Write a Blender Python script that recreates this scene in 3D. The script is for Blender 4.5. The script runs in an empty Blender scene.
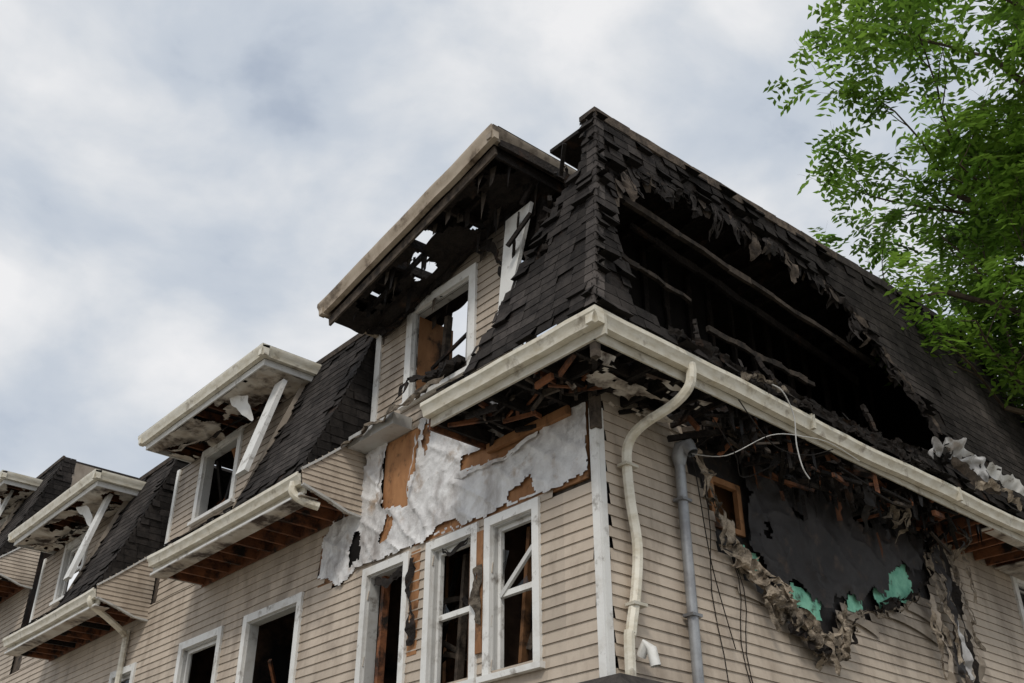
import bpy, math, random
from mathutils import Vector, noise
random.seed(7)
scn=bpy.context.scene
scn.view_settings.view_transform='Standard'
scn.view_settings.look='None'
scn.view_settings.exposure=0
# ------------------------------------------------------------ materials
def mat(name, base, dark=None, scale=3.0, rough=0.8, detail=8, bump=0.0, bscale=40, lo=0.4, hi=0.65, attr=True, stretch=None, metallic=0, spec=0.3, third=None, tlo=.55,thi=.7,tscale=1.2, transl=0.0, fourth=None, flo=.55, fhi=.7, fscale=.6, fstretch=(1,1,.35)):
    m=bpy.data.materials.new(name); m.use_nodes=True
    nt=m.node_tree; N=nt.nodes; L=nt.links
    b=N["Principled BSDF"]; b.inputs["Roughness"].default_value=rough; b.inputs["Metallic"].default_value=metallic
    b.inputs["Specular IOR Level"].default_value=spec
    tc=N.new("ShaderNodeTexCoord"); src=tc.outputs["Object"]
    if stretch:
        mp=N.new("ShaderNodeMapping"); mp.inputs["Scale"].default_value=stretch; L.new(src,mp.inputs[0]); src=mp.outputs[0]
    def layer(col,c2,sc,lo_,hi_,vec):
        n2=N.new("ShaderNodeTexNoise"); n2.inputs["Scale"].default_value=sc; n2.inputs["Detail"].default_value=detail; n2.inputs["Roughness"].default_value=.65; L.new(vec,n2.inputs["Vector"])
        r2=N.new("ShaderNodeMapRange"); r2.inputs[1].default_value=lo_; r2.inputs[2].default_value=hi_; L.new(n2.outputs[0],r2.inputs[0])
        m2=N.new("ShaderNodeMix"); m2.data_type='RGBA'; L.new(r2.outputs[0],m2.inputs[0]); m2.inputs[7].default_value=(*c2,1)
        if isinstance(col,tuple): m2.inputs[6].default_value=(*col,1)
        else: L.new(col,m2.inputs[6])
        return m2.outputs[2]
    col=layer(tuple(base),tuple(dark or [c*.7 for c in base]),scale,lo,hi,src)
    if third: col=layer(col,third,tscale,tlo,thi,tc.outputs["Object"])
    if fourth:
        mp=N.new("ShaderNodeMapping"); mp.inputs["Scale"].default_value=fstretch; mp.inputs["Location"].default_value=(7,3,5); L.new(tc.outputs["Object"],mp.inputs[0])
        col=layer(col,fourth,fscale,flo,fhi,mp.outputs[0])
    if attr:
        a=N.new("ShaderNodeAttribute"); a.attribute_name="shade"
        mm=N.new("ShaderNodeMix"); mm.data_type='RGBA'; mm.blend_type='MULTIPLY'; mm.inputs[0].default_value=1
        L.new(col,mm.inputs[6]); L.new(a.outputs["Color"],mm.inputs[7]); col=mm.outputs[2]
    L.new(col,b.inputs["Base Color"])
    if bump>0:
        n3=N.new("ShaderNodeTexNoise"); n3.inputs["Scale"].default_value=bscale; n3.inputs["Detail"].default_value=6; L.new(src,n3.inputs["Vector"])
        bp=N.new("ShaderNodeBump"); bp.inputs["Strength"].default_value=bump; bp.inputs["Distance"].default_value=.03; L.new(n3.outputs[0],bp.inputs["Height"]); L.new(bp.outputs[0],b.inputs["Normal"])
    if transl>0:
        tr=N.new("ShaderNodeBsdfTranslucent"); L.new(col,tr.inputs[0]); ms=N.new("ShaderNodeMixShader"); ms.inputs[0].default_value=transl
        L.new(b.outputs[0],ms.inputs[1]); L.new(tr.outputs[0],ms.inputs[2]); L.new(ms.outputs[0],N["Material Output"].inputs[0])
    return m
M={}
M['siding']=mat("tan_vinyl_siding",(.58,.49,.395),(.50,.415,.33),scale=2.2,rough=.6,bump=.08,bscale=25,third=(.19,.15,.12),tlo=.59,thi=.80,tscale=.9,fourth=(.33,.265,.205),flo=.48,fhi=.75,fscale=3.5)
M['trim']=mat("white_painted_trim",(.80,.79,.76),(.62,.59,.54),scale=4,rough=.5,lo=.5,hi=.75,third=(.20,.165,.13),tlo=.57,thi=.73,tscale=5,bump=.1)
M['gutter']=mat("white_gutter_metal",(.76,.72,.62),(.58,.52,.40),scale=5,rough=.4,lo=.40,hi=.68,third=(.20,.15,.10),tlo=.57,thi=.73,tscale=4.0,stretch=(1,1,2.5))
M['fasc']=mat("dirty_fascia",(.50,.42,.33),(.32,.25,.18),scale=3,rough=.55,third=(.09,.065,.045),tlo=.53,thi=.68,tscale=3)
M['shingle']=mat("asphalt_shingles",(.055,.048,.044),(.028,.025,.024),scale=9,rough=.95,bump=.5,bscale=90,spec=.12,third=(.085,.073,.066),tlo=.55,thi=.75,tscale=.8)
M['char']=mat("charred_wood",(.022,.017,.014),(.009,.007,.006),scale=12,rough=.75,bump=.7,bscale=30,spec=.2,third=(.075,.042,.026),tlo=.59,thi=.75,tscale=3)
M['charpale']=mat("ash_wood",(.11,.085,.065),(.03,.024,.02),scale=8,rough=.9,bump=.4,bscale=40)
M['wood']=mat("exposed_red_wood",(.24,.095,.042),(.11,.045,.025),scale=5,rough=.8,bump=.3,bscale=30,third=(.02,.015,.012),tlo=.50,thi=.62,tscale=2.5)
M['ply']=mat("orange_plywood",(.42,.21,.095),(.30,.14,.06),scale=6,rough=.8,stretch=(1,1,.3),third=(.05,.03,.02),tlo=.53,thi=.68,tscale=4)
M['wrap']=mat("torn_house_wrap",(.76,.75,.74),(.56,.54,.53),scale=4.5,rough=.4,spec=.45,bump=.5,bscale=16,third=(.36,.26,.18),tlo=.56,thi=.70,tscale=2.2,fourth=(.32,.29,.27),flo=.52,fhi=.68,fscale=2.2,fstretch=(1,1,.4))
M['insul']=mat("grey_insulation",(.46,.38,.29),(.15,.115,.085),scale=9,rough=.95,bump=.9,bscale=30,third=(.05,.04,.03),tlo=.50,thi=.64,tscale=5)
M['black']=mat("soot_black",(.014,.012,.011),(.006,.005,.005),scale=2,rough=.95,bump=.3,bscale=8,spec=.1)
M['tar']=mat("tar_paper",(.032,.028,.027),(.015,.013,.013),scale=2,rough=.6,bump=.6,bscale=5,third=(.08,.055,.04),tlo=.56,thi=.74,tscale=4)
M['foam']=mat("green_foam_board",(.26,.58,.42),(.14,.40,.28),scale=6,rough=.8,third=(.04,.04,.03),tlo=.55,thi=.66,tscale=5)
M['soffit']=mat("scorched_soffit",(.62,.58,.52),(.40,.33,.26),scale=3,rough=.7,third=(.06,.04,.03),tlo=.48,thi=.60,tscale=1.9)
M['greym']=mat("grey_metal",(.36,.37,.38),(.24,.24,.25),scale=5,rough=.4,metallic=.3)
M['bark']=mat("bark",(.10,.075,.05),(.05,.035,.025),scale=6,rough=.95,bump=.6,bscale=20)
M['leaf']=mat("leaf_green",(.20,.33,.045),(.11,.22,.028),scale=1.2,rough=.5,transl=.5)
M['ground']=mat("ground_gravel",(.33,.30,.26),(.20,.19,.14),scale=.6,rough=.95,bump=.3,bscale=6,attr=False)
M['room']=mat("scorched_plaster",(.18,.11,.075),(.06,.04,.028),scale=1.5,rough=.9,third=(.01,.01,.01),tlo=.45,thi=.6,tscale=1)
g=bpy.data.materials.new("window_glass"); g.use_nodes=True
b=g.node_tree.nodes["Principled BSDF"]; b.inputs["Base Color"].default_value=(.03,.035,.04,1); b.inputs["Roughness"].default_value=.08; b.inputs["Alpha"].default_value=.5
M['glass']=g
# ------------------------------------------------------------ mesh builder
class MB:
    def __init__(s,name,parent=None): s.n=name; s.v=[]; s.f=[]; s.mi=[]; s.sh=[]; s.mats=[]; s.parent=parent
    def m(s,k):
        if k not in s.mats: s.mats.append(k)
        return s.mats.index(k)
    def face(s,pts,k,sh=1.0):
        i=len(s.v); s.v+= [tuple(p) for p in pts]; s.f.append(tuple(range(i,i+len(pts)))); s.mi.append(s.m(k)); s.sh.append(sh)
    def hexa(s,c,k,sh=1.0):
        i=len(s.v); s.v+=[tuple(p) for p in c]
        for q in ((0,3,2,1),(4,5,6,7),(0,1,5,4),(1,2,6,5),(2,3,7,6),(3,0,4,7)):
            s.f.append(tuple(i+a for a in q)); s.mi.append(s.m(k)); s.sh.append(sh)
    def box(s,x0,x1,y0,y1,z0,z1,k,sh=1.0):
        s.hexa([(x0,y0,z0),(x1,y0,z0),(x1,y1,z0),(x0,y1,z0),(x0,y0,z1),(x1,y0,z1),(x1,y1,z1),(x0,y1,z1)],k,sh)
    def pbox(s,P,u0,u1,v0,v1,o0,o1,k,sh=1.0):
        s.hexa([P(u0,v0,o0),P(u1,v0,o0),P(u1,v0,o1),P(u0,v0,o1),P(u0,v1,o0),P(u1,v1,o0),P(u1,v1,o1),P(u0,v1,o1)],k,sh)
    def beam(s,a,b,w,h,k,sh=1.0,up=(0,0,1)):
        a=Vector(a); b=Vector(b); d=(b-a).normalized(); up=Vector(up)
        if abs(d.dot(up))>.95: up=Vector((0,1,0)) if abs(d.y)<.9 else Vector((1,0,0))
        r=d.cross(up).normalized()*w/2; u=r.cross(d).normalized()*h/2
        s.hexa([a-r-u,a+r-u,b+r-u,b-r-u,a-r+u,a+r+u,b+r+u,b-r+u],k,sh)
    def tube(s,pts,r,k,sh=1.0,n=8,rad=None):
        pts=[Vector(p) for p in pts]; base=len(s.v); prev=None
        for i,p in enumerate(pts):
            d=(pts[min(i+1,len(pts)-1)]-pts[max(i-1,0)]).normalized()
            if prev is None:
                a=d.cross(Vector((0,0,1)))
                if a.length<.1: a=d.cross(Vector((0,1,0)))
            else: a=prev-d*prev.dot(d)
            a.normalize(); prev=a; bb=d.cross(a); rr=rad[i] if rad else r
            for j in range(n):
                t=2*math.pi*(j+.5)/n; s.v.append(tuple(p+a*math.cos(t)*rr+bb*math.sin(t)*rr))
        for i in range(len(pts)-1):
            for j in range(n):
                s.f.append((base+i*n+j,base+i*n+(j+1)%n,base+(i+1)*n+(j+1)%n,base+(i+1)*n+j)); s.mi.append(s.m(k)); s.sh.append(sh)
    def profile(s,prof,k,sh=1.0,nseg=1):
        rings=[prof(i/nseg) for i in range(nseg+1)]
        base=len(s.v); n=len(rings[0])
        for r in rings: s.v+=[tuple(p) for p in r]
        for i in range(nseg):
            for j in range(n):
                j2=(j+1)%n
                s.f.append((base+i*n+j,base+i*n+j2,base+(i+1)*n+j2,base+(i+1)*n+j)); s.mi.append(s.m(k)); s.sh.append(sh)
        s.f.append(tuple(base+j for j in range(n))); s.mi.append(s.m(k)); s.sh.append(sh)
        s.f.append(tuple(base+nseg*n+j for j in range(n))); s.mi.append(s.m(k)); s.sh.append(sh)
    def grid(s,fn,nu,nv,k,sh=1.0,keep=None):
        base=len(s.v)
        for i in range(nu+1):
            for j in range(nv+1): s.v.append(tuple(fn(i/nu,j/nv)))
        for i in range(nu):
            for j in range(nv):
                if keep and not keep((i+.5)/nu,(j+.5)/nv): continue
                a=base+i*(nv+1)+j
                s.f.append((a,a+nv+1,a+nv+2,a+1)); s.mi.append(s.m(k)); s.sh.append(sh)
    def done(s,smooth=True):
        me=bpy.data.meshes.new(s.n); me.from_pydata(s.v,[],s.f)
        for k in s.mats: me.materials.append(M[k])
        me.polygons.foreach_set("material_index",s.mi)
        a=me.attributes.new("shade",'FLOAT_COLOR','FACE'); c=[]
        for q in s.sh: c+=[q,q,q,1]
        a.data.foreach_set("color",c)
        if smooth:
            me.polygons.foreach_set("use_smooth",[True]*len(me.polygons))
            try: me.set_sharp_from_angle(angle=math.radians(38))
            except Exception: me.polygons.foreach_set("use_smooth",[False]*len(me.polygons))
        me.update(); o=bpy.data.objects.new(s.n,me); scn.collection.objects.link(o)
        if s.parent: o.parent=s.parent
        return o
house=bpy.data.objects.new("fire_damaged_row_house",None); scn.collection.objects.link(house)
def rnd(a,b): return random.uniform(a,b)
def nz(x,y=0,z=0): return noise.noise((x,y,z))
def scan(polys,v):
    xs=[]
    for p in polys:
        n=len(p)
        for i in range(n):
            (u0,v0),(u1,v1)=p[i],p[(i+1)%n]
            if (v0<=v<v1) or (v1<=v<v0): xs.append(u0+(v-v0)/(v1-v0)*(u1-u0))
    xs.sort(); return [(xs[i],xs[i+1]) for i in range(0,len(xs)-1,2)]
def inside(polys,u,v): return any(a<=u<=b for a,b in scan(polys,v))
def rect(u0,u1,v0,v1): return [(u0,v0),(u1,v0),(u1,v1),(u0,v1)]
def rough(poly,amp=.06,step=.12,seed=0):
    o=[]
    for i in range(len(poly)):
        a=Vector(poly[i]); b_=Vector(poly[(i+1)%len(poly)]); n=max(1,int((b_-a).length/step))
        for j in range(n):
            p=a.lerp(b_,j/n); o.append((p.x+amp*random.uniform(-1,1)*.6+amp*nz(p.x*2,p.y*2,seed),p.y+amp*random.uniform(-1,1)*.8+amp*nz(p.x*2,p.y*2,seed+4)))
    return o
def lap(mb,P,polys,v0,v1,exp=.112,jit=0.0,k='siding',sootfn=None):
    v=v0
    while v<v1-.01:
        t=min(v+exp,v1)
        for a,b in scan(polys,(v+t)/2):
            u=a
            while u<b-.02:
                e=min(b,u+rnd(2.0,3.8))
                if b-e<.5: e=b
                ja=rnd(-jit,jit) if u==a else 0; jb=rnd(-jit,jit) if e==b else 0
                sh=rnd(.94,1.03); n=max(1,int((e-u)/.3))
                for q in range(n):
                    ua=u+(e-u)*q/n+(ja if q==0 else 0); ub=u+(e-u)*(q+1)/n+(jb if q==n-1 else 0)
                    w0=.008*nz(ua*1.3,v*3,1); w1=.008*nz(ub*1.3,v*3,1)
                    s2=sh*(sootfn((ua+ub)/2,v) if sootfn else 1)
                    mb.face([P(ua,v+w0,.022),P(ub,v+w1,.022),P(ub,t+.004,.006),P(ua,t+.004,.006)],k,s2)
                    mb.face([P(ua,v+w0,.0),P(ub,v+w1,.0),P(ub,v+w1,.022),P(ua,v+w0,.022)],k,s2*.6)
                u=e
        v+=exp
def strips(mb,P,polys,v0,v1,k,step=.06,jit=.0,off=-.02,sh=1.0):
    v=v0
    while v<v1-.005:
        t=min(v+step,v1)
        for a,b in scan(polys,(v+t)/2):
            if b-a>.01:
                n=max(1,int((b-a)/1.5))
                for q in range(n):
                    ua=a+(b-a)*q/n+(rnd(-jit,jit) if q==0 else 0); ub=a+(b-a)*(q+1)/n+(rnd(-jit,jit) if q==n-1 else 0)
                    mb.face([P(ua,v,off),P(ub,v,off),P(ub,t,off),P(ua,t,off)],k,sh)
        v+=step
def sheet(mb,P,polys,k,res=.035,off=.03,amp=.03,freq=2.5,seed=0,sh=1.0,rag=.05,fold=.6,out=0.0):
    us=[u for p in polys for u,_ in p]; vs=[v for p in polys for _,v in p]
    u0,u1,v0,v1=min(us),max(us),min(vs),max(vs)
    nu=max(2,int((u1-u0)/res)); nv=max(2,int((v1-v0)/res))
    def keep(a,b_):
        u=u0+(u1-u0)*a; v=v0+(v1-v0)*b_
        u2=u+rag*(nz(u*4,v*4,seed)+.5*nz(u*13,v*13,seed)); v2=v+rag*(nz(u*4,v*4,seed+9)+.5*nz(u*13,v*13,seed+7))
        return inside(polys,u2,v2)
    def fn(a,b_):
        u=u0+(u1-u0)*a; v=v0+(v1-v0)*b_
        r1=1-abs(nz(u*freq+v*.8*freq,v*freq*.45-u*.3,seed))*3.2; r2=1-abs(nz(u*freq*1.6-v*freq*1.4,v*freq*1.2+u,seed+5))*3.2
        h=max(0,r1)**2*fold+max(0,r2)**3*fold*.6+.5*nz(u*freq*.6,v*freq*.6,seed+2)+.12*nz(u*11,v*11,seed)
        return P(u,v,off+amp*h+out*(1-b_))
    mb.grid(fn,nu,nv,k,sh,keep=keep)
def shingles(mb,P,polys,v0,v1,exp=.12,tab=.235,curl=.25,drop=0.006,seed=0,bright=1.0,erode=.10):
    v=v0; row=0
    while v<v1-.02:
        t=min(v+exp*1.15,v1+.02)
        for a,b in scan(polys,min(v+exp*.5,v1-.001)):
            u=a-(row%3)*tab/3+tab*.01-random.random()*.03
            while u<b:
                tb=tab*rnd(.92,1.05)
                ua=max(u,a); ub=min(u+tb-.006,b)
                if ub-ua>.03:
                    edge=not(inside(polys,ua-.2,v+.05) and inside(polys,ub+.2,v+.05) and inside(polys,(ua+ub)/2,v-.2) and inside(polys,(ua+ub)/2,v+.25))
                    if random.random()>(drop+(erode if edge else 0)):
                        lift=rnd(.008,.013)+(rnd(0,curl*.14) if edge and random.random()<.4 else 0)
                        dv=rnd(-.008,.006); dr=rnd(-.004,.004)
                        n_=nz(ua*.8+seed,v*1.1,3.3)
                        sh=bright*(rnd(.72,1.25)*(1+.6*n_))*(.7 if edge else 1)
                        A=P(ua,v+dv+dr,lift); B=P(ub,v+dv-dr,lift*rnd(.8,1.1)); C_=P(ub,t,.003); D=P(ua,t,.003)
                        mb.face([A,B,C_,D],'shingle',sh)
                        mb.face([P(ua,v+dv+dr,0.0),P(ub,v+dv-dr,0.0),B,A],'shingle',sh*.5)
                u+=tb
        v+=exp; row+=1
def crumple(mb,pts,w,k,amp=.08,n=40,m=6,sh=1.0,seed=0,side=(0,0,1),freq=4,taper=False,holes=.42):
    pts=[Vector(p) for p in pts]; L=[0]
    for i in range(1,len(pts)): L.append(L[-1]+(pts[i]-pts[i-1]).length)
    def at(t):
        d=t*L[-1]
        for i in range(1,len(pts)):
            if d<=L[i]+1e-9: return pts[i-1].lerp(pts[i],(d-L[i-1])/max(1e-6,L[i]-L[i-1]))
        return pts[-1]
    S=Vector(side)
    def fn(a,b_):
        p=at(a); ww=w*(.6+.8*abs(nz(a*L[-1]*2.2+seed,seed,0)))
        if taper: ww*=max(.1,math.sin(math.pi*min(1,a*.9+.05)))
        q=p+S*(b_-.5)*ww
        nv=noise.noise_vector(q*freq+Vector((seed,seed*2,0)))*amp+noise.noise_vector(q*freq*3.1+Vector((seed,0,5)))*amp*.45
        return q+nv
    mb.grid(fn,n,m,k,sh,keep=lambda a,b_: nz(a*L[-1]*5+seed*3,b_*5,seed)<holes)
# ------------------------------------------------------------ frames
PF=lambda u,v,o:(u,-o,v)
PR=lambda u,v,o:(o,u,v)
Z0,Z1=6.76,9.85
def sb(v,z0=Z0,z1=Z1,s=.47):
    t=max(0,min(1.02,(v-z0)/(z1-z0))); return s*(1-(1-min(t,1))**1.4)
SF=.66
PMF=lambda u,v,o:(u,-(.95-sb(v,s=SF))-o,v)
def rise(u,v): return max(0,min(1,(v-8.6)/1.2))*.055*max(0,min(7,u))
PMR=lambda u,v,o:(.95-sb(v)+o,u,v+rise(u,v))
# ============================================================ FRONT WALL
fw=MB("front_wall",house)
wins=[(-4.00,-3.05),(-2.72,-1.80),(-1.68,-.82)]
wz0,wz1=3.95,5.62
pair=[(-6.98,-5.42),(-9.0,-7.62),(-11.6,-10.6),(-13.9,-12.7),(-17.2,-16.0)]
holesF=[rect(a+.09,b-.09,wz0,wz1-.09) for a,b in wins]+[rect(a+.1,b-.1,wz0,wz1-.05) for a,b in pair]
holes1=[rect(a,b,.9,2.6) for a,b in [(-3.6,-2.4),(-6.8,-5.6),(-9,-7.8),(-13,-11.8)]]
def soot(u,v):
    s=1.0
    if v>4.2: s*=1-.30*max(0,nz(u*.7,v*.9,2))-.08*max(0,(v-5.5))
    for a,b_ in wins+pair[:2]:
        c=(a+b_)/2; hw=(b_-a)/2
        if v>5.5: s*=1-.38*math.exp(-((u-c)/(hw*.9))**2)*math.exp(-(v-5.5)/.7)*(.8+nz(u*3,v*2,4))
        if abs(u-c)<hw+.35 and v<5.6: s*=1-.16*math.exp(-max(0,abs(u-c)-hw)/.12)*(.6+nz(u*5,v*2,6))
    return max(.35,s)
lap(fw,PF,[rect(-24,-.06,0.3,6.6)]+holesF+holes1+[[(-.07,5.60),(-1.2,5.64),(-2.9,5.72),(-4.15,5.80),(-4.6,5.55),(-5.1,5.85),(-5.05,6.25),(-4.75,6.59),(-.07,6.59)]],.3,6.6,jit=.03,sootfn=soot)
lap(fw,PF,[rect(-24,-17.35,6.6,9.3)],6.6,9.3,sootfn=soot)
strips(fw,PF,[rect(-24,-.05,0,7.25)]+holesF+holes1,0,7.25,'charpale',step=.1,off=-.03)
fw.pbox(PF,-3.72,-3.02,5.75,7.25,-.02,.010,'ply')
fw.pbox(PF,-2.3,-.12,5.62,6.6,-.02,.010,'ply',.85)
fw.pbox(PF,-3.01,-2.31,5.66,7.2,-.02,.008,'ply',.9)
fw.pbox(PF,-4.5,-3.74,5.7,7.2,-.02,.012,'black')
fw.pbox(PF,-5.1,-4.52,5.6,6.4,-.02,.010,'ply',.6)
wp=[(-.10,5.64),(-.9,5.66),(-4.2,5.68),(-4.5,5.54),(-5.05,5.78),(-5.05,6.2),(-4.7,6.6),(-4.1,7.0),(-4.08,7.3),(-1.3,7.3),(-1.3,6.5),(-.10,6.5)]
tears=[[(-3.68,6.30),(-3.2,6.22),(-2.95,6.9),(-3.0,7.29),(-3.6,7.29),(-3.72,6.9)],
       [(-2.1,6.30),(-1.5,6.24),(-.8,6.38),(-.7,6.49),(-2.15,6.49)],
       [(-3.75,5.90),(-3.5,5.85),(-3.36,6.1),(-3.6,6.24)],[(-4.35,5.75),(-4.1,5.8),(-4.05,6.0),(-4.15,6.15),(-4.4,6.05)],
       [(-1.35,5.70),(-.85,5.68),(-.9,5.86),(-1.3,5.84)],[(-2.85,6.75),(-2.75,7.0),(-2.8,7.25),(-2.9,7.1)],[(-2.6,5.69),(-2.1,5.69),(-2.2,5.78),(-2.5,5.80)]]
sheet(fw,PF,[wp]+tears,'wrap',res=.024,off=.03,amp=.034,freq=2.6,seed=3,rag=.07,fold=.9)
for (pts,w,s_) in [([(-3.74,-.06,7.1),(-3.76,-.1,6.7),(-3.7,-.08,6.4)],.12,3),([(-3.0,-.06,7.1),(-2.96,-.12,6.7),(-3.04,-.1,6.35)],.14,5),([(-2.2,-.06,6.28),(-1.5,-.10,6.2),(-.8,-.08,6.3)],.10,8)]:
    crumple(fw,pts,w,'wrap',amp=.04,n=60,m=6,seed=s_,side=(.6,-.2,.6),freq=4)
fw.pbox(PF,-3.03,-2.86,4.4,5.6,.0,.02,'ply'); fw.pbox(PF,-1.80,-1.69,4.2,5.5,.024,.05,'ply',.8)
# dormer 1 wall
def d1z(x): return 9.93-(-.52-x)*(.78/3.64)
dw=MB("burned_dormer_wall",house)
pol=[(-4.08,7.22),(-1.0,7.22),(-1.28,8.2),(-1.2,d1z(-1.2)-.12),(-4.0,d1z(-4.0)-.12)]
w1=rect(-3.27,-2.02,7.72,9.02)
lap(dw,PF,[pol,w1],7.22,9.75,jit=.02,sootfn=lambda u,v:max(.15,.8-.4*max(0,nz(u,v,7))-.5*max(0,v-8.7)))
strips(dw,PF,[pol,rect(-3.2,-2.08,7.8,8.96)],7.22,9.75,'charpale',off=-.03,jit=.02)
def window(mb,P,u0,u1,v0,v1,t=.1,sash=True,broken=True,glass=True,rail=.5,sill=True,shards=2):
    s=lambda:rnd(.85,1.03)
    mb.pbox(P,u0,u0+t,v0,v1,.0,.05,'trim',s()); mb.pbox(P,u1-t,u1,v0,v1,.0,.05,'trim',s())
    mb.pbox(P,u0+t,u1-t,v1-t,v1,.0,.047,'trim',s())
    if sill: mb.pbox(P,u0-.04,u1+.04,v0-.06,v0,-.02,.09,'trim',s())
    a,b=u0+t,u1-t; c,d=v0,v1-t
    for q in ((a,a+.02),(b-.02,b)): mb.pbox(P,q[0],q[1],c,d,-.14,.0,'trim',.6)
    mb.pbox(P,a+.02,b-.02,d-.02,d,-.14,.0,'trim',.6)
    if sash:
        w=.045; m_=c+(d-c)*rail; A,B=a+.022,b-.022
        mb.pbox(P,A,A+w,c,d-.02,-.10,-.05,'trim',s()); mb.pbox(P,B-w,B,c,d-.02,-.10,-.05,'trim',s())
        mb.pbox(P,A+w,B-w,m_-.03,m_+.03,-.10,-.045,'trim',s()); mb.pbox(P,A+w,B-w,d-.02-w,d-.02,-.10,-.05,'trim',s())
        if glass:
            G=-.075
            if broken:
                for q in range(shards):
                    u=rnd(A+w,B-w-.15); h=rnd(.04,.15); mb.face([P(u,m_+.03,G),P(u+rnd(.08,.25),m_+.03,G),P(u+rnd(0,.2),m_+.03+h,G)],'glass')
                    sd_=random.choice([A+w,B-w]); v=rnd(m_,d-.4); dr=.1 if sd_<(A+B)/2 else -.1
                    mb.face([P(sd_,v,G),P(sd_,v+rnd(.2,.4),G),P(sd_+dr*rnd(.5,1.5),v+rnd(0,.3),G)],'glass')
            else:
                mb.face([P(A+w,m_,G),P(B-w,m_,G),P(B-w,d-w,G),P(A+w,d-w,G)],'glass'); mb.face([P(A+w,c,G),P(B-w,c,G),P(B-w,m_,G),P(A+w,m_,G)],'glass')
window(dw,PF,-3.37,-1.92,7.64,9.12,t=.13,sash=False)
dw.box(-3.24,-3.21,.05,.62,7.7,8.95,'ply',.8); dw.beam((-3.0,.3,7.7),(-2.9,.3,8.9),.07,.09,'charpale')
dw.beam((-2.22,.10,7.7),(-2.16,.08,8.9),.05,.05,'trim',.6); dw.beam((-3.1,.2,8.15),(-2.2,.12,8.3),.03,.05,'char')
for q in range(10): dw.beam((rnd(-2.9,-2.2),-.05+rnd(-.1,.1),7.66+rnd(0,.12)),(rnd(-2.9,-2.1),-.1+rnd(-.1,.1),7.7+rnd(0,.14)),rnd(.05,.12),rnd(.03,.1),'char')
dw.pbox(PF,-4.1,-3.98,7.6,9.0,.0,.04,'trim',.8)
dw.hexa([(-1.40,-.12,8.05),(-1.18,-.12,8.2),(-1.18,-.07,8.2),(-1.40,-.07,8.05),(-1.26,-.12,9.36),(-.80,-.12,9.40),(-.80,-.07,9.40),(-1.26,-.07,9.36)],'trim',.95)
dw.beam((-1.0,-.1,7.25),(-1.30,-.04,8.1),.1,.06,'trim',.5)
dw.box(-4.15,-3.15,-.32,-.03,7.22,7.38,'trim',.6)
crumple(dw,[(-4.3,-.3,7.25),(-3.6,-.4,7.3),(-3.0,-.35,7.35),(-2.2,-.3,7.45)],.28,'insul',amp=.10,n=60,seed=4,side=(0,.5,.8),sh=.5)
crumple(dw,[(-3.0,-.4,7.5),(-2.7,-.3,7.72),(-2.5,-.3,7.6)],.22,'char',amp=.12,seed=9,side=(0,.6,.7))
crumple(dw,[(-1.9,-.08,9.3),(-1.5,-.12,9.1),(-1.35,-.1,8.6)],.22,'char',amp=.08,n=50,m=8,seed=19,side=(.7,0,.5))
crumple(dw,[(-4.0,-.08,8.95),(-3.2,-.12,9.05),(-2.2,-.1,9.25)],.16,'char',amp=.08,n=70,m=6,seed=23,side=(0,-.3,.8))
dw.done()
ww=MB("second_floor_windows",house)
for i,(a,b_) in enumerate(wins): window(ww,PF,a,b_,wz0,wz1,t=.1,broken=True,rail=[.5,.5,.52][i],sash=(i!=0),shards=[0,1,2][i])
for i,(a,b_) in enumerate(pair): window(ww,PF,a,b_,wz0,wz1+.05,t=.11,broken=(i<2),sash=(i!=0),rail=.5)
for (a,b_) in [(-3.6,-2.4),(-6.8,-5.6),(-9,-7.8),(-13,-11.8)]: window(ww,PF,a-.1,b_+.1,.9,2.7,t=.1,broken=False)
ww.beam((-3.75,.12,4.0),(-3.72,.12,5.5),.06,.09,'wood'); ww.beam((-3.35,.35,4.0),(-3.5,.4,5.5),.05,.09,'ply',.7); ww.beam((-2.5,.3,4.0),(-2.45,.35,5.5),.05,.09,'charpale',.9)
ww.beam((-1.5,.05,4.75),(-.98,.03,5.15),.035,.05,'trim',.75); ww.beam((-1.45,.3,4.1),(-1.3,.3,5.5),.05,.09,'ply',.5)
for q in range(20):
    x=rnd(-3.9,-.9); ww.beam((x,rnd(.15,.7),rnd(4,5.3)),(x+rnd(-.4,.4),rnd(.1,.8),rnd(4.2,5.6)),.04,.06,random.choice(['char','wood','charpale','room']))
for q in range(8):
    x=rnd(-6.8,-5.6); ww.beam((x,rnd(.15,.7),rnd(4,5.3)),(x+rnd(-.4,.4),rnd(.1,.8),rnd(4.2,5.6)),.04,.06,random.choice(['char','wood','charpale']))
crumple(ww,[(-2.98,-.06,5.5),(-2.95,-.08,5.0),(-2.9,-.06,4.5)],.18,'char',amp=.06,n=60,side=(1,0,0),seed=11)
crumple(ww,[(-1.76,-.08,5.1),(-1.78,-.09,4.8),(-1.72,-.08,4.5)],.16,'insul',amp=.06,n=60,side=(1,0,0),seed=12,sh=.35)
crumple(ww,[(-3.8,.0,5.45),(-3.5,-.02,5.35),(-3.2,.0,5.45)],.16,'char',amp=.06,n=40,side=(0,0,1),seed=14)
crumple(ww,[(-2.5,.0,5.5),(-2.3,-.02,5.4),(-2.0,.0,5.48)],.10,'char',amp=.05,n=40,side=(0,0,1),seed=16)
ww.done()
fw.box(-.058,.035,-.038,-.001,.3,6.35,'trim',.98); fw.box(-.0,.038,-.0,.075,.3,6.35,'trim',.9)
fw.box(-.0,.04,-.038,.0,6.352,6.9,'charpale')
fw.done()
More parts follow.
